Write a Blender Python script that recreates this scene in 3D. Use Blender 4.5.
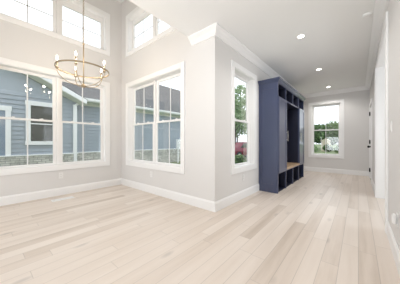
import bpy, bmesh, math, random
from mathutils import Vector, Matrix
random.seed(7)
PI = math.pi
C = bpy.context.scene.collection
S = bpy.context.scene
for o in list(bpy.data.objects): bpy.data.objects.remove(o)

# ------------------------------------------------------------------ camera
cam = bpy.data.cameras.new('camera'); cam.lens = 16.875; cam.sensor_width = 36
cam.shift_y = -0.001; cam.clip_start = 0.02; cam.clip_end = 500
co = bpy.data.objects.new('camera', cam); C.objects.link(co)
co.location = (0, 0, 1.05); co.rotation_euler = (PI/2, 0, math.radians(40.18))
S.camera = co
S.view_settings.view_transform = 'Standard'; S.view_settings.look = 'None'
S.view_settings.exposure = 0.18; S.view_settings.gamma = 1.0
S.view_settings.use_curve_mapping = False

# ------------------------------------------------------------------ sky and lights
w = bpy.data.worlds.new('sky'); S.world = w; w.use_nodes = True
bg = w.node_tree.nodes['Background']
bg.inputs[0].default_value = (0.90, 0.955, 1.0, 1); bg.inputs[1].default_value = 1.62

def area(name, loc, rot, sx, sy, power, col=(1, 1, 1)):
    l = bpy.data.lights.new(name, 'AREA'); l.shape = 'RECTANGLE'; l.size = sx; l.size_y = sy
    l.energy = power; l.color = col
    o = bpy.data.objects.new(name, l); C.objects.link(o); o.location = loc; o.rotation_euler = rot
    return o
# added daylight-coloured fill in front of the closed rear wall, behind the camera
area('rear_fill', (-1.7, -3.9, 1.25), (math.radians(124), 0, 0), 3.6, 2.2, 136, (0.89, 0.945, 1.0))
# the photographer's flash, bounced off the ceiling
fl = bpy.data.lights.new('bounce_flash', 'SPOT'); fl.energy = 95; fl.color = (.95, .98, 1); fl.spot_size = math.radians(130); fl.spot_blend = 1.0; fl.shadow_soft_size = .12
fo = bpy.data.objects.new('bounce_flash', fl); C.objects.link(fo); fo.location = (-.5, -.5, 1.3)
fo.rotation_euler = (Vector((-1.1, 1.1, 2.74))-Vector((-.5, -.5, 1.3))).to_track_quat('-Z', 'Y').to_euler()
# daylight from an unseen window of the side room beyond the cased opening
area('side_room_daylight', (2.85, 4.1, 1.4), (PI/2, 0, PI/2), 2.4, 2.0, 42, (0.88, 0.95, 1.0))
# recessed ceiling lamps over the viewpoint
for y_ in (-.26, 1.54):
    l_ = bpy.data.lights.new('recessed_lamp', 'SPOT'); l_.energy = 22; l_.spot_size = math.radians(160); l_.spot_blend = .6; l_.shadow_soft_size = .06; l_.color = (1, .97, .93)
    o_ = bpy.data.objects.new('recessed_lamp', l_); C.objects.link(o_); o_.location = (-.705, y_, 2.73)
POW_DOWN, POW_BULB = 44, 4.2

# ------------------------------------------------------------------ materials
def mat(name, col, rough=0.5, metal=0.0, emit=None, estr=0.0, bump=0.0, bscale=60, var=0.0, vscale=6, spec=0.5, coat=0.0):
    m = bpy.data.materials.new(name); m.use_nodes = True
    nt = m.node_tree; b = nt.nodes['Principled BSDF']
    b.inputs['Base Color'].default_value = (*col, 1); b.inputs['Roughness'].default_value = rough
    b.inputs['Metallic'].default_value = metal; b.inputs['Specular IOR Level'].default_value = spec
    b.inputs['Coat Weight'].default_value = coat
    if emit: b.inputs['Emission Color'].default_value = (*emit, 1); b.inputs['Emission Strength'].default_value = estr
    tc = nt.nodes.new('ShaderNodeTexCoord')
    if var:
        n = nt.nodes.new('ShaderNodeTexNoise'); n.inputs['Scale'].default_value = vscale; n.inputs['Detail'].default_value = 4
        nt.links.new(tc.outputs['Object'], n.inputs['Vector'])
        r = nt.nodes.new('ShaderNodeMapRange'); r.inputs[1].default_value = .3; r.inputs[2].default_value = .7
        r.inputs[3].default_value = 1-var; r.inputs[4].default_value = 1+var
        nt.links.new(n.outputs['Fac'], r.inputs[0])
        h = nt.nodes.new('ShaderNodeVectorMath'); h.operation = 'SCALE'; h.inputs[0].default_value = col
        nt.links.new(r.outputs[0], h.inputs['Scale']); nt.links.new(h.outputs[0], b.inputs['Base Color'])
    if bump:
        n = nt.nodes.new('ShaderNodeTexNoise'); n.inputs['Scale'].default_value = bscale
        nt.links.new(tc.outputs['Object'], n.inputs['Vector'])
        bp = nt.nodes.new('ShaderNodeBump'); bp.inputs['Strength'].default_value = bump; bp.inputs['Distance'].default_value = .002
        nt.links.new(n.outputs['Fac'], bp.inputs['Height']); nt.links.new(bp.outputs[0], b.inputs['Normal'])
    return m
M = {}
M['wall'] = mat('wall_paint', (.76, .745, .732), .75, bump=.15, bscale=220)
M['ceil'] = mat('ceiling_paint', (.87, .87, .86), .85, bump=.1, bscale=200)
M['trim'] = mat('white_trim_paint', (.92, .915, .91), .38)
M['vinyl'] = mat('white_vinyl', (.91, .90, .89), .35)
M['grille'] = mat('grille_bar', (.80, .80, .80), .5)
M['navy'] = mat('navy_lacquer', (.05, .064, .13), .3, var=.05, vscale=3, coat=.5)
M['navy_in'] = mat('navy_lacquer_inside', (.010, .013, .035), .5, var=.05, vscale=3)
M['oak'] = mat('bench_oak', (.52, .36, .23), .45, var=.18, vscale=14)
M['brass'] = mat('champagne_brass', (.42, .34, .235), .55, .8)
M['candle'] = mat('candle_sleeve', (.50, .41, .29), .42, .9)
M['nickel'] = mat('satin_nickel', (.72, .70, .66), .28, 1.0)
M['black'] = mat('black_metal', (.015, .015, .016), .4, .6)
M['bulb'] = mat('lit_bulb', (1, .93, .82), .3, emit=(1, .87, .68), estr=12)
M['lens'] = mat('lit_downlight_lens', (1, 1, 1), .4, emit=(1, .93, .82), estr=9)
M['plate'] = mat('white_plate_plastic', (.88, .87, .86), .3)
M['slot'] = mat('dark_slot', (.08, .08, .08), .6)
M['vent'] = mat('white_register_metal', (.93, .93, .92), .4)
M['siding'] = mat('blue_grey_siding', (.36, .41, .465), .6, var=.04, vscale=2)
M['ntrim'] = mat('house_white_trim', (.92, .93, .94), .5)
M['soffit'] = mat('house_soffit', (.74, .75, .68), .6)
M['shingle'] = mat('grey_roof_shingle', (.145, .143, .145), .9, bump=.5, bscale=14, var=.25, vscale=9)
M['darkglass'] = mat('dark_house_glass', (.05, .055, .045), .08, spec=.8)
M['blind'] = mat('house_blind_glass', (.20, .27, .36), .15, spec=.7, var=.1, vscale=1)
M['trunk'] = mat('bark', (.10, .075, .055), .9, var=.3, vscale=8)
M['red'] = mat('red_car_paint', (.22, .015, .03), .25, coat=.6)
M['tyre'] = mat('tyre_rubber', (.02, .02, .02), .8)
M['beige'] = mat('beige_cladding', (.62, .55, .42), .7, var=.05)
M['whitewall'] = mat('white_cladding', (.42, .43, .43), .6, var=.05)

def glass_mat():
    m = bpy.data.materials.new('window_glass'); m.use_nodes = True; nt = m.node_tree
    nt.nodes.remove(nt.nodes['Principled BSDF']); out = nt.nodes['Material Output']
    t = nt.nodes.new('ShaderNodeBsdfTransparent'); t.inputs[0].default_value = (.975, .98, .985, 1)
    g = nt.nodes.new('ShaderNodeBsdfGlossy'); g.inputs['Roughness'].default_value = 0.0
    g.inputs[0].default_value = (1, 1, 1, 1)
    f = nt.nodes.new('ShaderNodeFresnel'); f.inputs['IOR'].default_value = 1.5
    ge = nt.nodes.new('ShaderNodeNewGeometry'); mr = nt.nodes.new('ShaderNodeMapRange')   # same reflectance from both sides of the thin pane
    mr.inputs[3].default_value = 1.5; mr.inputs[4].default_value = 1/1.5
    nt.links.new(ge.outputs['Backfacing'], mr.inputs[0]); nt.links.new(mr.outputs[0], f.inputs['IOR'])
    mx = nt.nodes.new('ShaderNodeMixShader')
    nt.links.new(f.outputs[0], mx.inputs[0]); nt.links.new(t.outputs[0], mx.inputs[1]); nt.links.new(g.outputs[0], mx.inputs[2])
    nt.links.new(mx.outputs[0], out.inputs['Surface'])
    return m
M['glass'] = glass_mat()

def floor_mat():
    m = bpy.data.materials.new('pale_oak_planks'); m.use_nodes = True; nt = m.node_tree; N = nt.nodes; L = nt.links
    b = N['Principled BSDF']; tc = N.new('ShaderNodeTexCoord'); sp = N.new('ShaderNodeSeparateXYZ')
    L.new(tc.outputs['Object'], sp.inputs[0])
    def math_(op, a, b_=None, c=None):
        n = N.new('ShaderNodeMath'); n.operation = op
        for i, v in enumerate((a, b_, c)):
            if v is None: continue
            if isinstance(v, (int, float)): n.inputs[i].default_value = v
            else: L.new(v, n.inputs[i])
        return n.outputs[0]
    Wd, Ln = .127, 1.35
    px = math_('DIVIDE', sp.outputs[0], Wd); ix = math_('FLOOR', px); fx = math_('FRACT', px)
    wn = N.new('ShaderNodeTexWhiteNoise'); wn.noise_dimensions = '1D'; L.new(ix, wn.inputs['W'])
    py = math_('ADD', math_('DIVIDE', sp.outputs[1], Ln), math_('MULTIPLY', wn.outputs['Value'], 7.3))
    iy = math_('FLOOR', py); fy = math_('FRACT', py)
    cb = N.new('ShaderNodeCombineXYZ'); L.new(ix, cb.inputs[0]); L.new(iy, cb.inputs[1])
    w2 = N.new('ShaderNodeTexWhiteNoise'); w2.noise_dimensions = '2D'; L.new(cb.outputs[0], w2.inputs['Vector'])
    # grain, stretched along the plank and shifted plank by plank
    gv = N.new('ShaderNodeCombineXYZ')
    L.new(math_('MULTIPLY', sp.outputs[0], 16.0), gv.inputs[0]); L.new(math_('MULTIPLY', sp.outputs[1], 1.1), gv.inputs[1])
    L.new(math_('MULTIPLY', w2.outputs['Value'], 37.0), gv.inputs[2])
    g1 = N.new('ShaderNodeTexNoise'); g1.inputs['Scale'].default_value = 1.0; g1.inputs['Detail'].default_value = 5; g1.inputs['Roughness'].default_value = .6
    L.new(gv.outputs[0], g1.inputs['Vector'])
    g2 = N.new('ShaderNodeTexNoise'); g2.inputs['Scale'].default_value = .22; g2.inputs['Detail'].default_value = 3
    L.new(gv.outputs[0], g2.inputs['Vector'])
    f = math_('ADD', math_('MULTIPLY', w2.outputs['Value'], .34), math_('ADD', math_('MULTIPLY', g1.outputs['Fac'], .55), math_('MULTIPLY', g2.outputs['Fac'], .80)))
    cr = N.new('ShaderNodeValToRGB'); L.new(math_('MULTIPLY', f, .65), cr.inputs[0])
    e = cr.color_ramp.elements
    e[0].position = .20; e[0].color = (.46, .365, .285, 1)
    e[1].position = .85; e[1].color = (.87, .79, .72, 1)
    k = e.new(.50); k.color = (.735, .64, .56, 1)
    # knots
    kv = N.new('ShaderNodeCombineXYZ'); L.new(math_('MULTIPLY', sp.outputs[0], 2.6), kv.inputs[0]); L.new(math_('MULTIPLY', sp.outputs[1], 1.0), kv.inputs[1]); L.new(math_('MULTIPLY', w2.outputs['Value'], 9.0), kv.inputs[2])
    vo = N.new('ShaderNodeTexVoronoi'); vo.inputs['Scale'].default_value = 1.3; L.new(kv.outputs[0], vo.inputs['Vector'])
    kn = N.new('ShaderNodeMapRange'); kn.inputs[1].default_value = .03; kn.inputs[2].default_value = .13; kn.inputs[3].default_value = .72; kn.inputs[4].default_value = 1.0
    L.new(vo.outputs['Distance'], kn.inputs[0])
    # joints
    ex = math_('MULTIPLY', math_('MINIMUM', fx, math_('SUBTRACT', 1.0, fx)), Wd)
    ey = math_('MULTIPLY', math_('MINIMUM', fy, math_('SUBTRACT', 1.0, fy)), Ln)
    ed = math_('MINIMUM', ex, ey)
    jr = N.new('ShaderNodeMapRange'); jr.inputs[1].default_value = .0008; jr.inputs[2].default_value = .0032; jr.inputs[3].default_value = .74; jr.inputs[4].default_value = 1.0
    L.new(ed, jr.inputs[0])
    s = N.new('ShaderNodeVectorMath'); s.operation = 'SCALE'; L.new(cr.outputs[0], s.inputs[0]); L.new(math_('MULTIPLY', jr.outputs[0], kn.outputs[0]), s.inputs['Scale'])
    L.new(s.outputs[0], b.inputs['Base Color'])
    b.inputs['Roughness'].default_value = .36
    L.new(math_('ADD', math_('MULTIPLY', g1.outputs['Fac'], .2), .27), b.inputs['Roughness'])
    bp = N.new('ShaderNodeBump'); bp.inputs['Strength'].default_value = .25; bp.inputs['Distance'].default_value = .002
    L.new(jr.outputs[0], bp.inputs['Height']); L.new(bp.outputs[0], b.inputs['Normal'])
    return m
M['floor'] = floor_mat()

def stone_mat():
    m = bpy.data.materials.new('stacked_stone'); m.use_nodes = True; nt = m.node_tree; N = nt.nodes; L = nt.links
    b = N['Principled BSDF']; tc = N.new('ShaderNodeTexCoord'); sp = N.new('ShaderNodeSeparateXYZ'); cb = N.new('ShaderNodeCombineXYZ')
    L.new(tc.outputs['Object'], sp.inputs[0]); L.new(sp.outputs[1], cb.inputs[0]); L.new(sp.outputs[2], cb.inputs[1])
    br = N.new('ShaderNodeTexBrick'); L.new(cb.outputs[0], br.inputs['Vector'])
    br.inputs['Scale'].default_value = 1; br.inputs['Brick Width'].default_value = .24; br.inputs['Row Height'].default_value = .075
    br.inputs['Mortar Size'].default_value = .009
    br.inputs['Color1'].default_value = (.40, .40, .37, 1); br.inputs['Color2'].default_value = (.68, .67, .62, 1); br.inputs['Mortar'].default_value = (.28, .28, .27, 1)
    n = N.new('ShaderNodeTexNoise'); n.inputs['Scale'].default_value = 9; L.new(tc.outputs['Object'], n.inputs['Vector'])
    mx = N.new('ShaderNodeMixRGB'); mx.blend_type = 'OVERLAY'; mx.inputs[0].default_value = .5
    L.new(br.outputs['Color'], mx.inputs[1]); L.new(n.outputs['Fac'], mx.inputs[2]); L.new(mx.outputs[0], b.inputs['Base Color'])
    b.inputs['Roughness'].default_value = .9
    return m
M['stone'] = stone_mat()

def leaf_mat(name, a, c):
    m = bpy.data.materials.new(name); m.use_nodes = True; nt = m.node_tree; N = nt.nodes; L = nt.links
    b = N['Principled BSDF']; g = N.new('ShaderNodeNewGeometry'); r = N.new('ShaderNodeValToRGB')
    r.color_ramp.elements[0].color = (*a, 1); r.color_ramp.elements[1].color = (*c, 1)
    L.new(g.outputs['Random Per Island'], r.inputs[0]); L.new(r.outputs[0], b.inputs['Base Color']); b.inputs['Roughness'].default_value = .7
    return m
M['leaf'] = leaf_mat('leaves_mid_green', (.06, .13, .035), (.26, .38, .13))
M['leaf2'] = leaf_mat('leaves_dark_green', (.025, .06, .02), (.16, .27, .09))
M['leaf3'] = leaf_mat('leaves_pale_green', (.22, .34, .16), (.50, .62, .36))
M['grass'] = mat('lawn_grass', (.19, .24, .11), .9, var=.35, vscale=3)

# ------------------------------------------------------------------ mesh helpers
def BM(): return bmesh.new()
def box(bm, a, b, bev=0.0):
    x0, y0, z0 = (min(a[i], b[i]) for i in range(3)); x1, y1, z1 = (max(a[i], b[i]) for i in range(3))
    t = bmesh.new() if bev else bm
    v = [t.verts.new(p) for p in ((x0,y0,z0),(x1,y0,z0),(x1,y1,z0),(x0,y1,z0),(x0,y0,z1),(x1,y0,z1),(x1,y1,z1),(x0,y1,z1))]
    for f in ((3,2,1,0),(4,5,6,7),(0,1,5,4),(1,2,6,5),(2,3,7,6),(3,0,4,7)): t.faces.new([v[i] for i in f])
    if bev:
        bmesh.ops.bevel(t, geom=list(t.edges), offset=bev, segments=2, affect='EDGES', clamp_overlap=True)
        me = bpy.data.meshes.new('tmp'); t.to_mesh(me); t.free(); bm.from_mesh(me); bpy.data.meshes.remove(me)
def prism(bm, pts, f0, f1):
    """pts: list of 2D; f0/f1 map 2D -> 3D for both ends"""
    a = [bm.verts.new(f0(*p)) for p in pts]; b = [bm.verts.new(f1(*p)) for p in pts]; n = len(pts)
    for i in range(n): bm.faces.new((a[i], a[(i+1) % n], b[(i+1) % n], b[i]))
    bm.faces.new(a[::-1]); bm.faces.new(b)
def tube(bm, pts, r, n=8, closed=False):
    rings = []; P = [Vector(p) for p in pts]; m = len(P); up = Vector((0, 0, 1))
    prev = None
    for i in range(m):
        if closed: t = P[(i+1) % m]-P[i-1]
        else: t = P[min(i+1, m-1)]-P[max(i-1, 0)]
        t.normalize()
        u = prev if prev is not None else (up if abs(t.z) < .9 else Vector((1, 0, 0)))
        s = t.cross(u); s.normalize(); u = s.cross(t); u.normalize(); prev = u
        rr = r[i] if isinstance(r, (list, tuple)) else r
        rings.append([bm.verts.new(P[i]+(u*math.cos(2*PI*k/n)+s*math.sin(2*PI*k/n))*rr) for k in range(n)])
    for i in range(m if closed else m-1):
        A = rings[i]; B = rings[(i+1) % m]
        for k in range(n): bm.faces.new((A[k], A[(k+1) % n], B[(k+1) % n], B[k]))
    if not closed: bm.faces.new(rings[0][::-1]); bm.faces.new(rings[-1])
def lathe(bm, prof, n=24, c=(0, 0, 0)):
    rings = []
    for (r, z) in prof:
        if r < 1e-6: rings.append([bm.verts.new((c[0], c[1], c[2]+z))])
        else: rings.append([bm.verts.new((c[0]+r*math.cos(2*PI*k/n), c[1]+r*math.sin(2*PI*k/n), c[2]+z)) for k in range(n)])
    for A, B in zip(rings, rings[1:]):
        for k in range(n):
            q = [A[k % len(A)], A[(k+1) % len(A)], B[(k+1) % len(B)], B[k % len(B)]]
            u = []
            for v in q:
                if v not in u: u.append(v)
            if len(u) > 2: bm.faces.new(u)
def obj(name, bm, m, parent=None, smooth=False):
    bmesh.ops.remove_doubles(bm, verts=bm.verts, dist=1e-6)
    bmesh.ops.recalc_face_normals(bm, faces=bm.faces)
    me = bpy.data.meshes.new(name); bm.to_mesh(me); bm.free()
    if smooth:
        for p in me.polygons: p.use_smooth = True
    o = bpy.data.objects.new(name, me); C.objects.link(o)
    me.materials.append(m if not isinstance(m, str) else M[m])
    if parent: o.parent = parent
    return o
def tag(o, label, cat, group=None, kind=None):
    o['label'] = label; o['category'] = cat
    if group: o['group'] = group
    if kind: o['kind'] = kind
    return o
def thing(name, label, cat, loc=(0, 0, 0), rz=0, group=None, kind=None):
    o = bpy.data.objects.new(name, None); C.objects.link(o); o.location = loc; o.rotation_euler = (0, 0, rz)
    o.empty_display_size = .1
    return tag(o, label, cat, group, kind)
def struct(name, bm, m, label, cat): return tag(obj(name, bm, m), label, cat, kind='structure')
def bxo(name, a, b, m, parent=None, bev=0.0):
    bm = BM(); box(bm, a, b, bev); return obj(name, bm, m, parent)

# ------------------------------------------------------------------ room dimensions
XA, YB, XC, YF, XR = -4.46, 2.284, -1.638, 7.65, .26
YK = -4.0                        # rear wall behind the camera
XE, YE = -2.10, -.6              # edge of the double-height part
HC, HT = 2.74, 4.46              # low and high ceilings
T = .16

def wall_mesh(u0, u1, z0, z1, holes, axis, p0, p1):
    """axis 'x': plane of constant x, u=y."""
    bm = BM(); us = sorted({u0, u1, *[h[0] for h in holes], *[h[1] for h in holes]}); zs = sorted({z0, z1, *[h[2] for h in holes], *[h[3] for h in holes]})
    us = [u for u in us if u0 <= u <= u1]; zs = [z for z in zs if z0 <= z <= z1]
    cells = {}
    for i in range(len(us)-1):
        for j in range(len(zs)-1):
            cu, cz = (us[i]+us[i+1])/2, (zs[j]+zs[j+1])/2
            cells[i, j] = not any(h[0] < cu < h[1] and h[2] < cz < h[3] for h in holes)
    def V(u, z, p): return bm.verts.new((p, u, z) if axis == 'x' else (u, p, z))
    for (i, j), ok in cells.items():
        if not ok: continue
        a, b, c, d = us[i], us[i+1], zs[j], zs[j+1]
        bm.faces.new((V(a,c,p0), V(b,c,p0), V(b,d,p0), V(a,d,p0))); bm.faces.new((V(a,c,p1), V(b,c,p1), V(b,d,p1), V(a,d,p1)))
        for di, dj, e in ((-1,0,((a,c),(a,d))), (1,0,((b,c),(b,d))), (0,-1,((a,c),(b,c))), (0,1,((a,d),(b,d)))):
            if not cells.get((i+di, j+dj), False):
                (ua, za), (ub, zb) = e
                bm.faces.new((V(ua,za,p0), V(ub,zb,p0), V(ub,zb,p1), V(ua,za,p1)))
    bmesh.ops.remove_doubles(bm, verts=bm.verts, dist=1e-5)
    return bm

ZB, ZT, UB, UT = .585, 2.335, 3.14, 3.94      # openings of lower and upper windows
A0, A1 = .145, 1.905
B0, B1 = -4.1365, -2.3565
C0, C1 = 2.84, 3.67
F0, F1 = -1.276, -.44

# ------------------------------------------------------------------ shell
struct('floor', (lambda b: (box(b, (XA-T, YK-T, -.2), (XC, YB+T, 0)), box(b, (XC, YK-T, -.2), (XR, YF+T, 0)), box(b, (XR, 2.3, -.2), (3.0, 6.0, 0)), b)[-1])(BM()), 'floor', 'pale whitewashed oak plank floor running down the hall', 'floor')
struct('ground', (lambda b: (box(b, (-70, -40, -.6), (60, 120, -.35)), b)[-1])(BM()), 'grass', 'green lawn outside around the houses', 'lawn')
struct('wall_left', wall_mesh(YK-T, YB, 0, HT+.1, [(A0, A1, ZB, ZT), (A0, A1, UB, UT)], 'x', XA, XA-T), 'wall', 'greige left wall with paired window and window above it', 'wall')
struct('wall_middle', wall_mesh(XA-T, XC-T, 0, HT+.1, [(B0, B1, ZB, ZT), (B0, B1, UB, UT)], 'y', YB, YB+T), 'wall', 'warm beige dining wall between the inner corner and the outer corner', 'wall')
struct('wall_hall_left', wall_mesh(YB, YF, 0, HC+.1, [(C0, C1, ZB, ZT)], 'x', XC, XC-T), 'wall', 'grey hall wall behind the navy locker unit', 'wall')
struct('wall_far', wall_mesh(XC-T, XR+.13, 0, HC+.1, [(F0, F1, ZB, ZT)], 'y', YF, YF+T), 'wall', 'grey end wall of the hall with one window', 'wall')
OP0, OP1, OPZ = 3.09, 4.82, 2.44
D0, D1, DZ = 6.32, 7.24, 2.03
struct('wall_right', wall_mesh(YK-T, YF, 0, HC+.1, [(OP0, OP1, 0, OPZ), (D0, D1, 0, DZ)], 'x', XR, XR+.13), 'wall', 'greige right wall with the cased opening and light switch', 'wall')
struct('wall_rear', wall_mesh(XA-T, XR+.13, 0, HC+.1, [], 'y', YK-T, YK-.02), 'wall', 'rear wall of the room behind the viewpoint', 'wall')
b = BM(); box(b, (XR+.13, 2.3, 0), (3.0, 2.4, HC)); box(b, (XR+.13, 5.9, 0), (3.0, 6.0, HC)); box(b, (2.9, 2.4, 0), (3.0, 5.9, HC))
struct('wall_side_room', b, 'wall', 'greige walls of the side room seen through the cased opening', 'wall')
b = BM(); box(b, (XE, YK, HC), (XC-T, YB, HC+.25)); box(b, (XC-T, YK, HC), (XR, YF, HC+.25)); box(b, (XA, YK, HC), (XE, YE, HC+.25)); box(b, (XR+.13, 2.3, HC), (3.0, 6.0, HC+.25))
box(b, (XE, YE-.12, HC+.25), (XE+.12, YB, HT)); box(b, (XA, YE-.12, HC+.25), (XE, YE, HT))
struct('ceiling', b, 'ceil', 'flat white hall ceiling with recessed lights', 'ceiling')
struct('ceiling_high', (lambda b: (box(b, (XA, YE-.12, HT), (XE+.12, YB, HT+.1)), b)[-1])(BM()), 'ceil', 'high ceiling above the double-height dining space', 'ceiling')

# baseboards
bp_ = [(0, 0), (.016, 0), (.016, .125), (.010, .138), (.006, .15), (0, .15)]
def run_x(bm, x, s, y0, y1, prof, m0=0, m1=0, z=0):        # along y on plane x, projecting in s*x; m = mitre factors
    prism(bm, prof, lambda d, h: (x+s*d, y0+m0*d, z+h), lambda d, h: (x+s*d, y1+m1*d, z+h))
def run_y(bm, y, s, x0, x1, prof, m0=0, m1=0, z=0):
    prism(bm, prof, lambda d, h: (x0+m0*d, y+s*d, z+h), lambda d, h: (x1+m1*d, y+s*d, z+h))
b = BM(); run_x(b, XA, 1, YK, YB, bp_, 0, -1); struct('baseboard_left', b, 'trim', 'white baseboard under the left paired window', 'baseboard')
b = BM(); run_y(b, YB, -1, XA, XC, bp_, 1, 1); struct('baseboard_middle', b, 'trim', 'white baseboard under the middle paired window', 'baseboard')
b = BM(); run_x(b, XC, 1, YB, 3.9, bp_, -1, 0); run_x(b, XC, 1, 6.24, YF, bp_, 0, -1); struct('baseboard_hall', b, 'trim', 'white baseboard between outer corner and navy locker', 'baseboard')
b = BM(); run_y(b, YF, -1, XC, XR, bp_, 1, -1); struct('baseboard_far', b, 'trim', 'white baseboard on the hall end wall', 'baseboard')
b = BM(); run_x(b, XR, -1, YK, OP0-.09, bp_); run_x(b, XR, -1, OP1+.09, D0-.08, bp_); run_x(b, XR, -1, D1+.08, YF, bp_, 0, -1); struct('baseboard_right', b, 'trim', 'white baseboard along the right wall', 'baseboard')
b = BM(); run_y(b, 5.9, -1, XR+.13, 2.9, bp_); struct('baseboard_side_room', b, 'trim', 'white baseboard inside the side room', 'baseboard')
# crown mouldings: (projection, height below ceiling)
cr_ = [(0, 0), (.105, 0), (.105, -.018), (.088, -.030), (.060, -.050), (.034, -.082), (.018, -.098), (.018, -.112), (0, -.112)]
b = BM(); run_y(b, YB, -1, XE, XC, cr_, 0, 1, HC); run_x(b, XC, 1, YB, YF, cr_, -1, -1, HC); run_y(b, YF, -1, XC, XR, cr_, 1, -1, HC); run_x(b, XR, -1, YK, YF, cr_, 0, -1, HC)
struct('trim_1', b, 'trim', 'white crown moulding around the hall ceiling', 'crown moulding')
# cased opening
b = BM(); y0, y1, cw, ct = OP0, OP1, .09, .022
for x, s in ((XR, -1), (XR+.13, 1)):
    box(b, (x, y0-cw, 0), (x+s*ct, y0+.005, OPZ+cw), .003); box(b, (x, y1-.005, 0), (x+s*ct, y1+cw, OPZ+cw), .003); box(b, (x, y0+.005, OPZ-.005), (x+s*ct, y1-.005, OPZ+cw), .003)
box(b, (XR-.005, y0, 0), (XR+.135, y0+.018, OPZ)); box(b, (XR-.005, y1-.018, 0), (XR+.135, y1, OPZ)); box(b, (XR-.005, y0, OPZ-.018), (XR+.135, y1, OPZ))
struct('trim_2', b, 'trim', 'white casing and jamb of the tall opening in right wall', 'door casing')

# ------------------------------------------------------------------ windows
def make_window(name, label, loc, rz, width, z0, z1, units, grid_h, bars=True):
    """local x along wall, local y outward, origin at floor line of interior plane"""
    root = thing(name, label, 'window', loc, rz, kind='structure')
    hw = width/2; cw, ct = .09, .02
    b = BM()
    box(b, (-hw-cw, -ct, z0-cw), (-hw+.003, 0, z1+cw), .003); box(b, (hw-.003, -ct, z0-cw), (hw+cw, 0, z1+cw), .003)
    box(b, (-hw, -ct, z1-.003), (hw, 0, z1+cw), .003); box(b, (-hw, -ct, z0-cw), (hw, 0, z0+.003), .003)
    obj('window_casing', b, 'trim', root)
    b = BM(); t = .012
    box(b, (-hw, -.001, z0), (-hw+t, T, z1)); box(b, (hw-t, -.001, z0), (hw, T, z1)); box(b, (-hw+t, -.001, z1-t), (hw-t, T, z1)); box(b, (-hw+t, -.001, z0), (hw-t, T, z0+t))
    obj('window_jamb', b, 'trim', root)
    mull = .05
    spans = [(-hw+t, hw-t)] if units == 1 else [(-hw+t, -mull/2), (mull/2, hw-t)]
    if units == 2:
        b = BM(); box(b, (-mull/2, .085, z0+t), (mull/2, T, z1-t), .002); obj('window_mullion', b, 'vinyl', root)
    st = .053
    for (a, c) in spans:
        if grid_h:                       # fixed sash with a 2 x 2 grid
            sb = BM(); y0_, y1_ = .10, .15; zt = z1-.075
            box(sb, (a, y0_, z0+t), (a+st, y1_, z1-t), .003); box(sb, (c-st, y0_, z0+t), (c, y1_, z1-t), .003)
            box(sb, (a+st, y0_, zt-.05), (c-st, y1_, z1-t), .003); box(sb, (a+st, y0_, z0+t), (c-st, y1_, z0+t+st), .003)
            s = obj('sash', sb, 'vinyl', root)
            gb = BM(); box(gb, (a+st, .124, z0+t+st), (c-st, .126, zt-.05)); obj('glass', gb, 'glass', s)
            mb = BM(); zm = (z0+t+st+zt-.05)/2; xm = (a+c)/2
            box(mb, (xm-.009, .114, z0+t+st), (xm+.009, .122, zt-.05)); box(mb, (a+st, .114, zm-.009), (c-st, .122, zm+.009)); obj('muntin', mb, 'grille', s)
            continue
        zm = (z0+z1)/2-.01
        for lo in (0, 1):
            ya = .098 if lo else .128; yb = ya+.028
            za, zb = (z0+t, zm+.018) if lo else (zm-.018, z1-t)
            sb = BM(); rb = .036; rt = .036 if lo else .05
            box(sb, (a, ya, za), (a+st, yb, zb), .003); box(sb, (c-st, ya, za), (c, yb, zb), .003)
            box(sb, (a+st, ya, za), (c-st, yb, za+rb), .003); box(sb, (a+st, ya, zb-rt), (c-st, yb, zb), .003)
            s = obj('sash', sb, 'vinyl', root)
            gb = BM(); box(gb, (a+st, ya+.013, za+rb), (c-st, ya+.015, zb-rt)); obj('glass', gb, 'glass', s)
            if bars: mb = BM(); xm = (a+c)/2; box(mb, (xm-.009, ya+.004, za+rb), (xm+.009, ya+.012, zb-rt)); obj('muntin', mb, 'grille', s)
            if lo:
                for q in (.27, .73):
                    lb = BM(); xq = a+(c-a)*q; box(lb, (xq-.03, ya+.002, zb), (xq+.03, ya+.024, zb+.012), .004); box(lb, (xq-.006, ya-.006, zb+.012), (xq+.03, ya+.012, zb+.018), .002)
                    obj('sash_lock', lb, 'vinyl', s)
    return root
make_window('window_1', 'large paired double-hung window in the left wall', (XA, (A0+A1)/2, 0), PI/2, A1-A0, ZB, ZT, 2, False)
make_window('window_2', 'upper paired transom window high in the left wall', (XA, (A0+A1)/2, 0), PI/2, A1-A0, UB, UT, 2, True)
make_window('window_3', 'paired double-hung window in the middle dining wall', ((B0+B1)/2, YB, 0), 0, B1-B0, ZB, ZT, 2, False)
make_window('window_4', 'upper transom window half hidden by the ceiling edge', ((B0+B1)/2, YB, 0), 0, B1-B0, UB, UT, 2, True)
make_window('window_5', 'narrow single window between outer corner and navy locker', (XC, (C0+C1)/2, 0), PI/2, C1-C0, ZB, ZT, 1, False, False)
make_window('window_6', 'single window in the hall end wall', ((F0+F1)/2, YF, 0), 0, F1-F0, ZB, ZT, 1, False)

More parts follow.
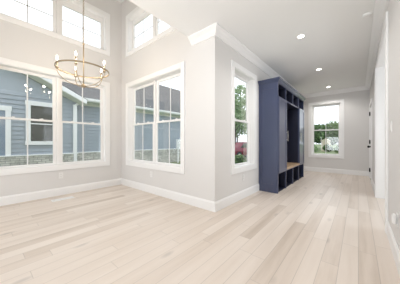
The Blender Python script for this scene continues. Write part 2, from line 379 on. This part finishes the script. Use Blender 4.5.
# ------------------------------------------------------------------ hall door
dr = thing('door_1', 'white door with black hinges at the far end of the right wall', 'door', (XR, (D0+D1)/2, 0), 0, kind='structure')
hy = (D1-D0)/2
b = BM(); cw = .085
for x, s in ((0, -1),):
    box(b, (x, -hy-cw, 0), (x-.02, -hy+.004, DZ+cw), .003); box(b, (x, hy-.004, 0), (x-.02, hy+cw, DZ+cw), .003); box(b, (x, -hy, DZ-.004), (x-.02, hy, DZ+cw), .003)
obj('door_casing', b, 'trim', dr)
b = BM(); box(b, (0, -hy, 0), (.13, -hy+.015, DZ)); box(b, (0, hy-.015, 0), (.13, hy, DZ)); box(b, (0, -hy+.015, DZ-.015), (.13, hy-.015, DZ)); obj('door_jamb', b, 'trim', dr)
b = BM(); box(b, (.006, -hy+.018, .008), (.044, hy-.018, DZ-.018))
for za, zb in ((.15, .75), (.95, 1.85)):
    for ya, yb in ((-hy+.12, -.05), (.05, hy-.12)): box(b, (.002, ya, za), (.008, yb, zb), .002)
slab = obj('door_slab', b, 'trim', dr)
for z in (.24, 1.04, 1.84):
    b = BM(); box(b, (-.022, hy-.03, z-.05), (.004, hy-.008, z+.05), .002); tube(b, [(-.016, hy-.017, z-.06), (-.016, hy-.017, z+.06)], .010, 8); obj('hinge', b, 'black', dr)
b = BM(); tube(b, [(.006, -hy+.08, .92), (-.02, -hy+.08, .92)], .028, 14); tube(b, [(-.018, -hy+.08, .92), (-.045, -hy+.08, .92)], .012, 10)
lathe(b, [(0, -.03), (.02, -.024), (.03, 0), (.02, .024), (0, .03)], 14, (-.06, -hy+.08, .92)); obj('door_knob', b, 'black', dr, True)

# ------------------------------------------------------------------ electrical plates
def outlet(label, loc, rz, grp='electrical outlets'):
    r = thing('wall_outlet', label, 'outlet', loc, rz, grp)
    b = BM(); box(b, (-.036, -.006, -.058), (.036, 0, .058), .003); obj('cover_plate', b, 'plate', r)
    b = BM()
    for z in (-.022, .022): box(b, (-.016, -.008, z-.014), (.016, -.004, z+.014), .002)
    rc = obj('receptacle', b, 'plate', r)
    for z in (-.022, .022):
        for x in (-.006, .006):
            b = BM(); box(b, (x-.0012, -.0086, z-.005), (x+.0012, -.0078, z+.006)); obj('slot', b, 'slot', rc)
    return r
outlet('white outlet on the left wall below the left paired window', (XA, 1.05, .385), PI/2)
outlet('white outlet below the middle paired window', (-3.227, YB, .385), 0)
outlet('white outlet on the hall wall below the narrow window', (XC, 3.19, .385), PI/2)
r = outlet('white outlet with a plugged-in white cover low on the right wall', (XR, 2.34, .375), -PI/2)
b = BM(); box(b, (-.03, -.035, -.04), (.03, -.009, .045), .008); obj('plug_cover', b, 'plate', r)
sw = thing('light_switch', 'white light switch on the right wall beside the cased opening', 'switch', (XR, 2.72, 1.2), -PI/2)
b = BM(); box(b, (-.036, -.006, -.058), (.036, 0, .058), .003); obj('cover_plate', b, 'plate', sw)
b = BM(); box(b, (-.016, -.010, -.032), (.016, -.005, .032), .002); obj('rocker', b, 'plate', sw)

# floor register
vr = thing('floor_register', 'white metal floor register by the left baseboard', 'vent', (-4.12, 1.0, 0))
b = BM(); box(b, (-.07, -.165, 0), (.07, -.145, .006), .001); box(b, (-.07, .145, 0), (.07, .165, .006), .001); box(b, (-.07, -.145, 0), (-.052, .145, .006), .001); box(b, (.052, -.145, 0), (.07, .145, .006), .001)
obj('frame', b, 'vent', vr)
b = BM()
for k in range(18):
    y = -.14+k*.0165; box(b, (-.052, y, .001), (.052, y+.0125, .005))
box(b, (-.004, -.145, .001), (.004, .145, .0055)); obj('louvre', b, 'vent', vr)
b = BM(); box(b, (-.052, -.145, .0002), (.052, .145, .001)); obj('backing', b, 'slot', vr)

# ceiling sensor
sn = thing('smoke_detector', 'small round white detector on the ceiling by right crown moulding', 'smoke detector', (.09, 3.34, HC))
b = BM(); lathe(b, [(0, -.022), (.03, -.022), (.044, -.017), (.05, -.006), (.05, 0), (0, 0)], 28); obj('cover', b, 'ceil', sn, True)
b = BM(); lathe(b, [(.022, -.0222), (.025, -.025), (.028, -.0222)], 24); obj('ring', b, 'vent', sn, True)

# ------------------------------------------------------------------ downlights
names = ['recessed ceiling light nearest the outer corner', 'middle recessed ceiling light of the hall row', 'recessed ceiling light nearest the end window']
def downlight(label, y):
    r = thing('recessed_light', label, 'ceiling light', (-.705, y, HC), 0, 'recessed lights in the hall ceiling')
    b = BM(); lathe(b, [(.048, -.004), (.05, -.006), (.066, -.005), (.070, 0), (.048, 0)], 32); obj('trim_ring', b, 'plate', r, True)
    b = BM(); lathe(b, [(0, -.0035), (.048, -.0035), (.048, -.001), (0, -.001)], 32); obj('lens', b, 'lens', r)
    l = bpy.data.lights.new('downlight_beam', 'SPOT'); l.energy = POW_DOWN; l.spot_size = math.radians(150); l.spot_blend = .6; l.shadow_soft_size = .05; l.color = (1, .97, .93)
    o = bpy.data.objects.new('downlight_beam', l); C.objects.link(o); o.parent = r; o.location = (0, 0, -.012)
for n, y in zip(names, (3.34, 5.14, 6.97)): downlight(n, y)

# ------------------------------------------------------------------ chandelier
ch = thing('chandelier', 'brass ring chandelier with five candle bulbs hanging from the high ceiling', 'chandelier', (-3.175, 1.03, 0))
RR, RZ = .345, 2.13
b = BM(); R_ = []
n = 72; rings = []
for i in range(n):
    t = 2*PI*i/n; c, s = math.cos(t), math.sin(t)
    rings.append([b.verts.new(((RR+dr_)*c, (RR+dr_)*s, RZ+dz)) for dr_, dz in ((-.004, -.010), (.004, -.010), (.004, .010), (-.004, .010))])
for i in range(n):
    A, B_ = rings[i], rings[(i+1) % n]
    for k in range(4): b.faces.new((A[k], A[(k+1) % 4], B_[(k+1) % 4], B_[k]))
obj('ring', b, 'brass', ch)
b = BM(); lathe(b, [(0, 1.862), (.012, 1.866), (.03, 1.875), (.034, 1.885), (.034, 1.898), (.02, 1.905), (.012, 1.925), (0, 1.925)], 20); obj('hub', b, 'brass', ch, True)
b = BM(); tube(b, [(0, 0, 1.92), (0, 0, 2.52)], .008, 10); obj('stem', b, 'brass', ch, True)
b = BM(); lathe(b, [(0, 2.51), (.012, 2.515), (.014, 2.53), (.006, 2.545), (0, 2.545)], 12)
tor = [(.014*math.cos(t*PI/8), 0, 2.56+.018*math.sin(t*PI/8)) for t in range(16)]; tube(b, tor, .003, 6, True); obj('loop', b, 'brass', ch, True)
b = BM()
k = 0; z = 2.575
while z < HT-.10:
    pts = [((.009*math.cos(t*PI/6)), 0, z+.016*math.sin(t*PI/6)) for t in range(12)]
    if k % 2: pts = [(0, p[0], p[2]) for p in pts]
    tube(b, pts, .0028, 5, True); z += .025; k += 1
obj('chain', b, 'brass', ch, True)
b = BM(); lathe(b, [(0, HT-.11), (.012, HT-.10), (.02, HT-.035), (.062, HT-.02), (.065, HT), (0, HT)], 24); obj('canopy', b, 'brass', ch, True)
for k in range(5):
    t = math.radians(38+72*k); c, s = math.cos(t), math.sin(t)
    b = BM(); P = []
    for i in range(13):
        q = i/12; r_ = .03+(.335-.03)*math.sin(q*PI/2)**.9; zz = 1.89+.245*(1-math.cos(q*PI/2))**1.0
        P.append((r_*c, r_*s, zz))
    tube(b, P, .0045, 7); arm = obj('arm', b, 'brass', ch, True)
    cx, cy = .318*c, .318*s
    b = BM(); lathe(b, [(0, 2.085), (.010, 2.09), (.020, 2.10), (.021, 2.106), (.009, 2.108), (.009, 2.206), (0, 2.206)], 14, (cx, cy, 0))
    tube(b, [(cx, cy, 2.098), (.342*c, .342*s, 2.098)], .005, 6)
    cn = obj('candle_sleeve', b, 'candle', ch, True)
    b = BM(); lathe(b, [(0, 2.206), (.007, 2.21), (.011, 2.222), (.012, 2.234), (.009, 2.252), (.004, 2.268), (0, 2.272)], 14, (cx, cy, 0)); obj('bulb', b, 'bulb', cn, True)
    l = bpy.data.lights.new('bulb_light', 'POINT'); l.energy = POW_BULB; l.color = (1, .83, .64); l.shadow_soft_size = .02
    o = bpy.data.objects.new('bulb_light', l); C.objects.link(o); o.parent = ch; o.location = (cx, cy, 2.36)

# ------------------------------------------------------------------ navy locker unit
XL = -1.24                                   # front plane
lk = thing('mudroom_locker', 'navy blue built-in locker unit with cubbies and oak bench', 'locker', (XC, 3.9, 0))
D = XL-XC; E_ = [0, .57, 1.15, 1.74, 2.34]; g = .001
b = BM()                                     # side panel facing the room
box(b, (g, 0, 0), (D-.02, .016, 2.25))
for (xa, xb) in ((g, .065), (D-.085, D-.02)): box(b, (xa, -.008, 0), (xb, 0, 2.25), .001)
for (za, zb) in ((0, .17), (2.14, 2.25)): box(b, (.065, -.008, za), (D-.085, 0, zb), .001)
obj('side_panel', b, 'navy', lk)
b = BM(); box(b, (g, E_[4]-.018, 0), (D-.02, E_[4], 2.25)); obj('side_panel', b, 'navy', lk)
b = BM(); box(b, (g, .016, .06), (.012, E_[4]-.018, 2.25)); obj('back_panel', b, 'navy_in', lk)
b = BM()
for y in E_[1:4]:
    box(b, (.012, y-.009, 0), (D-.02, y+.009, .42)); box(b, (.012, y-.009, 1.95), (D-.02, y+.009, 2.25))
for y in (E_[1], E_[3]): box(b, (.012, y-.009, .42), (D-.02, y+.009, 1.95))
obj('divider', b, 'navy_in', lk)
for za, zb in ((.004, .016), (1.945, 1.965), (2.24, 2.25), (.40, .42)):
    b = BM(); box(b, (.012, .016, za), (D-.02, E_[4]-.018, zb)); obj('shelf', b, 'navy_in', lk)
b = BM(); W_ = .016                           # face frame: stiles and rails on the front
for i, y in enumerate(E_):
    ya, yb = (y, y+.034) if i == 0 else ((y-.034, y) if i == 4 else (y-W_, y+W_))
    if i == 2:
        box(b, (D-.02, ya, 0), (D, yb, .42), .001); box(b, (D-.02, ya, 1.945), (D, yb, 2.25), .001)
    else: box(b, (D-.02, ya, 0), (D, yb, 2.25), .001)
for i in range(4):
    ya = E_[i]+(.038 if i == 0 else W_); yb = E_[i+1]-(.038 if i == 3 else W_)
    for za, zb in ((.395, .425), (1.945, 1.975), (2.238, 2.25)): box(b, (D-.02, ya, za), (D, yb, zb))
ff = obj('face_frame', b, 'navy', lk)
b = BM(); box(b, (.012, E_[1]+.01, .42), (D+.022, E_[3]-.01, .468), .004); obj('bench_seat', b, 'oak', lk)
for i in (0, 3):
    ya = E_[i]+(.028 if i == 0 else .008); yb = E_[i+1]-(.008 if i == 0 else .028)
    b = BM(); box(b, (D, ya, .405), (D+.012, yb, 1.965)); s_ = .06
    for u0, u1, z0, z1 in ((ya, ya+s_, .405, 1.965), (yb-s_, yb, .405, 1.965), (ya+s_, yb-s_, .405, .405+s_), (ya+s_, yb-s_, 1.965-s_, 1.965)): box(b, (D+.012, u0, z0), (D+.02, u1, z1), .001)
    d = obj('door', b, 'navy', lk)
    hy_ = yb-.035 if i == 0 else ya+.035
    b = BM(); tube(b, [(D+.05, hy_, 1.06), (D+.05, hy_, 1.29)], .007, 10)
    for z in (1.09, 1.26): tube(b, [(D+.019, hy_, z), (D+.05, hy_, z)], .005, 8)
    obj('handle', b, 'nickel', d, True)
cp = [(0, 0), (.010, 0), (.012, .012), (.024, .028), (.034, .046), (.05, .056), (.05, .088), (0, .088)]
b = BM(); y1 = E_[4]
prism(b, cp, lambda d, h: (g, -d, 2.25+h), lambda d, h: (D+d, -d, 2.25+h))
prism(b, cp, lambda d, h: (D+d, -d, 2.25+h), lambda d, h: (D+d, y1+d, 2.25+h))
prism(b, cp, lambda d, h: (D+d, y1+d, 2.25+h), lambda d, h: (g, y1+d, 2.25+h))
box(b, (g, 0, 2.25), (D, y1, 2.335)); obj('crown', b, 'navy', lk)

# ------------------------------------------------------------------ neighbour house
GZ = -.35
def laps(bm, x, y0, y1, z0, ztop, step=.155, lip=.03):
    """overlapping boards on plane x facing +x; ztop(y) upper limit"""
    z = z0
    while True:
        if z > max(ztop(y0), ztop(y1)): break
        # board span clipped by the sloping top
        segs = 24; run = [y0+(y1-y0)*i/segs for i in range(segs+1)]
        ok = [y for y in run if ztop(y) > z]
        if not ok: break
        ya, yb = min(ok), max(ok); zt = z+step
        prism(bm, [(x, z), (x+lip, z), (x+.002, zt), (x, zt)], lambda a, h: (a, ya, h), lambda a, h: (a, yb, h))
        z += step
nh = thing('neighbour_house', 'blue-grey lap-sided house with stone base beyond the left windows', 'house', (0, 0, GZ))
nh.location = (0, 0, 0)
XG, XM, ZE = -9.3, -9.9, 3.0; YN = 13.5
YP = -.9; YQ = 2.73; SL = .48                # gable peak and its right corner
peak = 2.72+SL*(YQ-YP)
y_l = 2*YP-YQ
edge = lambda y: 2.70+SL*(YQ-y) if y > YP else 2.70+SL*(y-y_l)      # where soffit meets siding
gtop = edge
b = BM(); y_l = 2*YP-YQ
laps(b, XG, y_l, YQ, .52, gtop); laps(b, XM, YQ-.1, YN, .52, lambda y: ZE, lip=.045)
prism(b, [(y_l, .3), (YQ, .3), (YQ, 2.68), (YP, peak-.03), (y_l, 2.68)], lambda u, h: (XG-.1, u, h), lambda u, h: (XG, u, h))
box(b, (XM-.1, YQ-.2, .3), (XM, YN, ZE)); box(b, (XM, YQ-.05, .3), (XG, YQ, ZE-.1)); box(b, (-14.5, YN-.1, .3), (XM, YN, ZE))
obj('siding_wall', b, 'siding', nh)
b = BM(); box(b, (XG-.1, y_l, GZ), (XG+.10, YQ+.02, .53)); box(b, (XM-.1, YQ, GZ), (XM+.10, YN+.02, .53)); obj('stone_base', b, 'stone', nh)
b = BM(); box(b, (XG-.05, y_l, .53), (XG+.12, YQ+.05, .57), .005); box(b, (XM-.05, YQ+.05, .53), (XM+.12, YN+.05, .57), .005); obj('stone_cap', b, 'ntrim', nh)
b = BM(); box(b, (XM, YN-.1, .52), (XM+.05, YN+.03, ZE)); obj('corner_board', b, 'ntrim', nh)
b = BM()                                      # rake board along the gable
for sgn in (1, -1):
    e = YQ+.28 if sgn > 0 else y_l-.28
    fz = lambda y: 2.97+SL*(YQ-y) if sgn > 0 else 2.97+SL*(y-y_l)
    prism(b, [(YP, fz(YP)), (e, fz(e)), (e, fz(e)-.18), (YP, fz(YP)-.18)], lambda u, h: (XG+.40, u, h), lambda u, h: (XG+.43, u, h))
obj('rake_board', b, 'ntrim', nh)
b = BM()                                      # soffits
for sgn in (1, -1):
    e = YQ+.26 if sgn > 0 else y_l-.26
    fz = lambda y: 2.72+SL*(YQ-y) if sgn > 0 else 2.72+SL*(y-y_l)
    prism(b, [(YP, fz(YP)), (e, fz(e)), (e, fz(e)-.02), (YP, fz(YP)-.02)], lambda u, h: (XG, u, h), lambda u, h: (XG+.40, u, h+.07))
box(b, (XM, YQ+.25, ZE-.13), (XM+.45, YN+.3, ZE-.11)); box(b, (XM, YQ+.1, ZE-.25), (XM+.05, YN, ZE-.13)); obj('soffit', b, 'soffit', nh)
b = BM()                                      # gutter along the main eave
gp = [(0, 0), (0, -.13), (.07, -.13), (.10, -.09), (.11, 0), (.10, 0), (.09, -.08), (.06, -.12), (.012, -.12), (.012, 0)]
prism(b, gp, lambda d, h: (XM+.45+d, YQ+.2, ZE+.02+h), lambda d, h: (XM+.45+d, YN+.3, ZE+.02+h)); obj('gutter', b, 'ntrim', nh)
b = BM()
tube(b, [(XM+.5, YQ+.3, ZE-.06), (XM+.5, YQ+.25, ZE-.16), (XG+.08, YQ-.06, ZE-.42)], .05, 8); box(b, (XG+.02, YQ-.13, GZ+.15), (XG+.11, YQ+.01, ZE-.38), .01); box(b, (XG+.12, YQ-.13, GZ+.06), (XG+.32, YQ+.01, GZ+.15), .01); obj('downspout', b, 'ntrim', nh)
b = BM()                                      # roof planes
rs = .71; xr = -14.0; zr = ZE+.03+rs*(XM+.5-xr)
prism(b, [(XM+.5, ZE+.02), (xr, zr), (2*xr-XM-.5, ZE+.02), (2*xr-XM-.5, ZE-.05), (xr, zr-.08), (XM+.5, ZE-.02)], lambda a, h: (a, -7, h), lambda a, h: (a, YN+.35, h))
prism(b, [(YP, peak+.29), (YQ+.3, 2.97-.3*SL+.03), (YQ+.3, 2.97-.3*SL-.03), (YP, peak+.22), (y_l-.3, 2.97-.3*SL-.03), (y_l-.3, 2.97-.3*SL+.03)], lambda u, h: (XG+.42, u, h), lambda u, h: (-12.0, u, h))
obj('roof', b, 'shingle', nh)
# windows of the neighbour house
b = BM(); y0, y1, z0, z1, tw = 1.12, 2.04, .93, 2.56, .135; xf = XG+.04
box(b, (xf, y0, z0), (xf+.035, y0+tw, z1), .003); box(b, (xf, y1-tw, z0), (xf+.035, y1, z1), .003); box(b, (xf, y0-.02, z1-tw-.03), (xf+.04, y1+.02, z1), .003); box(b, (xf, y0-.02, z0), (xf+.045, y1+.02, z0+tw), .003)
box(b, (xf, y0+tw, 1.70), (xf+.02, y1-tw, 1.74)); nw = obj('window_frame', b, 'ntrim', nh)
b = BM(); box(b, (xf-.01, y0+tw, z0+tw), (xf+.008, y1-tw, z1-tw-.03)); obj('window_pane', b, 'darkglass', nw)
b = BM(); y0, y1, z0, z1 = -.25, .74, .52, 2.28
box(b, (xf, y0, z0), (xf+.035, y0+tw, z1), .003); box(b, (xf, y1-tw, z0), (xf+.035, y1, z1), .003); box(b, (xf, y0-.02, z1-tw-.03), (xf+.04, y1+.02, z1), .003); nw = obj('window_frame', b, 'ntrim', nh)
b = BM(); box(b, (xf-.01, y0+tw, z0), (xf+.008, y1-tw, z1-tw-.03)); obj('window_pane', b, 'blind', nw)

# utility box beside the neighbour house
ub = thing('utility_box', 'white utility box on posts beyond the middle window', 'utility box', (-9.2, 8.75, GZ))
b = BM(); box(b, (-.12, -.2, .95), (.12, .24, 1.55), .02); obj('cabinet', b, 'ntrim', ub)
b = BM(); tube(b, [(.12, .0, 1.25), (.16, .0, 1.25)], .05, 12); obj('dial', b, 'slot', ub)
for y in (-.13, .17):
    b = BM(); box(b, (-.04, y-.03, 0), (.04, y+.03, .95)); obj('leg', b, 'ntrim', ub)

# ------------------------------------------------------------------ planting
def crown(bm, c, r, n, leaf, squash=.85):
    blobs = [(Vector(c)+Vector((random.uniform(-.55, .55)*r, random.uniform(-.55, .55)*r, random.uniform(-.5, .55)*r*squash)), r*random.uniform(.35, .6)) for _ in range(9)]
    for i in range(n):
        bc, br = random.choice(blobs); d = Vector((random.gauss(0, 1), random.gauss(0, 1), random.gauss(0, 1))).normalized()
        p = bc+d*br*random.uniform(.6, 1.05); s = leaf*random.uniform(.6, 1.3)
        a = Vector((random.gauss(0, 1), random.gauss(0, 1), random.gauss(0, 1))).normalized(); e = a.cross(Vector((random.gauss(0, 1), random.gauss(0, 1), .3))).normalized()
        v = [bm.verts.new(p+a*s), bm.verts.new(p+e*s*.5), bm.verts.new(p-a*s), bm.verts.new(p-e*s*.5)]
        bm.faces.new(v)
def raw(name, bm, m, parent):
    me = bpy.data.meshes.new(name); bm.to_mesh(me); bm.free(); me.materials.append(M[m])
    o = bpy.data.objects.new(name, me); C.objects.link(o); o.parent = parent; return o
def tree(label, x, y, h, r, m, n=1500, leaf=.16, group='trees outside the windows', trunk_r=.12):
    t = thing('tree', label, 'tree', (x, y, GZ), 0, group)
    b = BM(); tube(b, [(0, 0, 0), (.05, .03, h*.3), (-.04, .06, h*.6), (0, 0, h*.85)], [trunk_r, trunk_r*.8, trunk_r*.5, trunk_r*.2], 8)
    for k in range(4):
        a = k*1.7; tube(b, [(0, .03, h*.35+k*.3), (math.cos(a)*r*.5, math.sin(a)*r*.5, h*.55+k*.3)], [trunk_r*.4, trunk_r*.15], 6)
    obj('trunk', b, 'trunk', t)
    b = BM(); crown(b, (0, 0, h-r*.8), r, n, leaf); raw('foliage', b, m, t)
def shrub(label, x, y, r, m, n=700, leaf=.09, group='shrubs outside the windows'):
    t = thing('shrub', label, 'shrub', (x, y, GZ), 0, group)
    b = BM()
    for k in range(5): tube(b, [(0, 0, 0), (math.cos(k*1.3)*r*.4, math.sin(k*1.3)*r*.4, r)], [.02, .008], 5)
    obj('stem', b, 'trunk', t)
    b = BM(); crown(b, (0, 0, r*.85), r, n, leaf, .8); raw('foliage', b, m, t)
# beyond the narrow hall window
tree('tall pale green tree beyond the narrow hall window', -10.6, 18.6, 7.2, 2.6, 'leaf3', 4500, .17)
tree('second pale tree farther behind the red car', -13.6, 24.5, 6.0, 2.6, 'leaf3', 3500, .17)
shrub('low green shrub in front of the red car', -4.75, 8.9, .42, 'leaf')
# beyond the end window
FT = [(-13.5, 47, 5.4, 2.6, 'leaf3', 'pale tree at the left edge of the end window'), (-10.2, 43, 4.9, 2.5, 'leaf2', 'second tree from the left in the end window view'),
      (-7.9, 36.5, 3.9, 1.9, 'leaf', 'mid green tree left of the beige shed'), (-5.0, 43, 4.9, 2.6, 'leaf2', 'dark tree behind the beige shed'),
      (-3.3, 49, 5.3, 2.6, 'leaf', 'mid green tree between the beige shed and the pale grey house'), (.4, 43.5, 4.9, 2.6, 'leaf2', 'dark tree at the right edge of the end window'),
      (-5.4, 33.5, 3.1, 1.2, 'leaf2', 'small dark tree beside the beige shed'), (4.2, 38, 3.6, 1.6, 'leaf', 'mid green tree beyond the right side of the end window')]
for (x, y, h, r, m, l) in FT: tree(l, x, y, h, r, m, 3000, .24)
for k, (x, y, m, l) in enumerate([(-6.3, 30.2, 'leaf', 'left shrub on the lawn in the end window'), (-4.7, 29.6, 'leaf3', 'pale shrub in front of the beige shed'), (-3.1, 30.6, 'leaf2', 'dark shrub in front of the beige shed'), (-1.75, 29.2, 'leaf', 'green shrub before the pale grey house'), (.0, 30.3, 'leaf2', 'dark shrub right of the pale grey house')]):
    shrub(l, x, y, .6, m, 3000, .11)
sh = thing('garden_shed', 'small beige shed among the trees in the end window', 'shed', (-3.6, 32.6, GZ))
b = BM(); box(b, (-.5, -.5, 0), (.5, .5, 1.55)); obj('wall', b, 'beige', sh)
b = BM(); prism(b, [(-.62, 1.5), (.62, 1.5), (0, 1.85)], lambda u, h: (u, -.6, h), lambda u, h: (u, .6, h)); obj('roof', b, 'beige', sh)
wh = thing('house', 'distant pale grey gabled house right of the beige shed', 'house', (-1.5, 36, GZ))
b = BM(); prism(b, [(-.8, 0), (.8, 0), (.8, 1.35), (0, 2.2), (-.8, 1.35)], lambda u, h: (u, -1.5, h), lambda u, h: (u, 1.5, h)); obj('wall', b, 'whitewall', wh)
b = BM()
prism(b, [(0, 2.33), (.95, 1.30), (.95, 1.2), (0, 2.2), (-.95, 1.2), (-.95, 1.30)], lambda u, h: (u, -1.7, h), lambda u, h: (u, 1.7, h)); obj('roof', b, 'shingle', wh)
for x in (-.4, .4):
    b = BM(); box(b, (x-.18, -1.53, .6), (x+.18, -1.5, 1.2)); obj('window_pane', b, 'darkglass', wh)

# red car beyond the narrow hall window
car = thing('car', 'red parked car seen low in the narrow hall window', 'car', (-7.35, 14.2, GZ), math.radians(76))
side = [(-2.1, .35), (-2.15, .62), (-1.95, .85), (-1.45, .92), (-.95, 1.34), (.55, 1.38), (1.15, .95), (1.95, .82), (2.15, .6), (2.1, .32)]
b = BM(); prism(b, side, lambda u, h: (u, -.85, h), lambda u, h: (u, .85, h))
bmesh.ops.bevel(b, geom=list(b.edges), offset=.05, segments=2, affect='EDGES', clamp_overlap=True); obj('body', b, 'red', car, True)
for y in (-.86, .86):
    b = BM(); prism(b, [(-1.2, .93), (-.85, 1.27), (-.05, 1.3), (-.05, .93)], lambda u, h: (u, y-.006, h), lambda u, h: (u, y+.006, h)); prism(b, [(.05, .93), (.05, 1.3), (.5, 1.3), (.95, .95)], lambda u, h: (u, y-.006, h), lambda u, h: (u, y+.006, h)); obj('side_window', b, 'darkglass', car)
for x in (-1.35, 1.35):
    for y in (-.78, .78):
        b = BM(); tube(b, [(x, y-.1, .32), (x, y+.1, .32)], .32, 20); wl = obj('wheel', b, 'tyre', car)
        b = BM(); tube(b, [(x, y-.105, .32), (x, y+.105, .32)], .18, 16); obj('hubcap', b, 'nickel', wl)
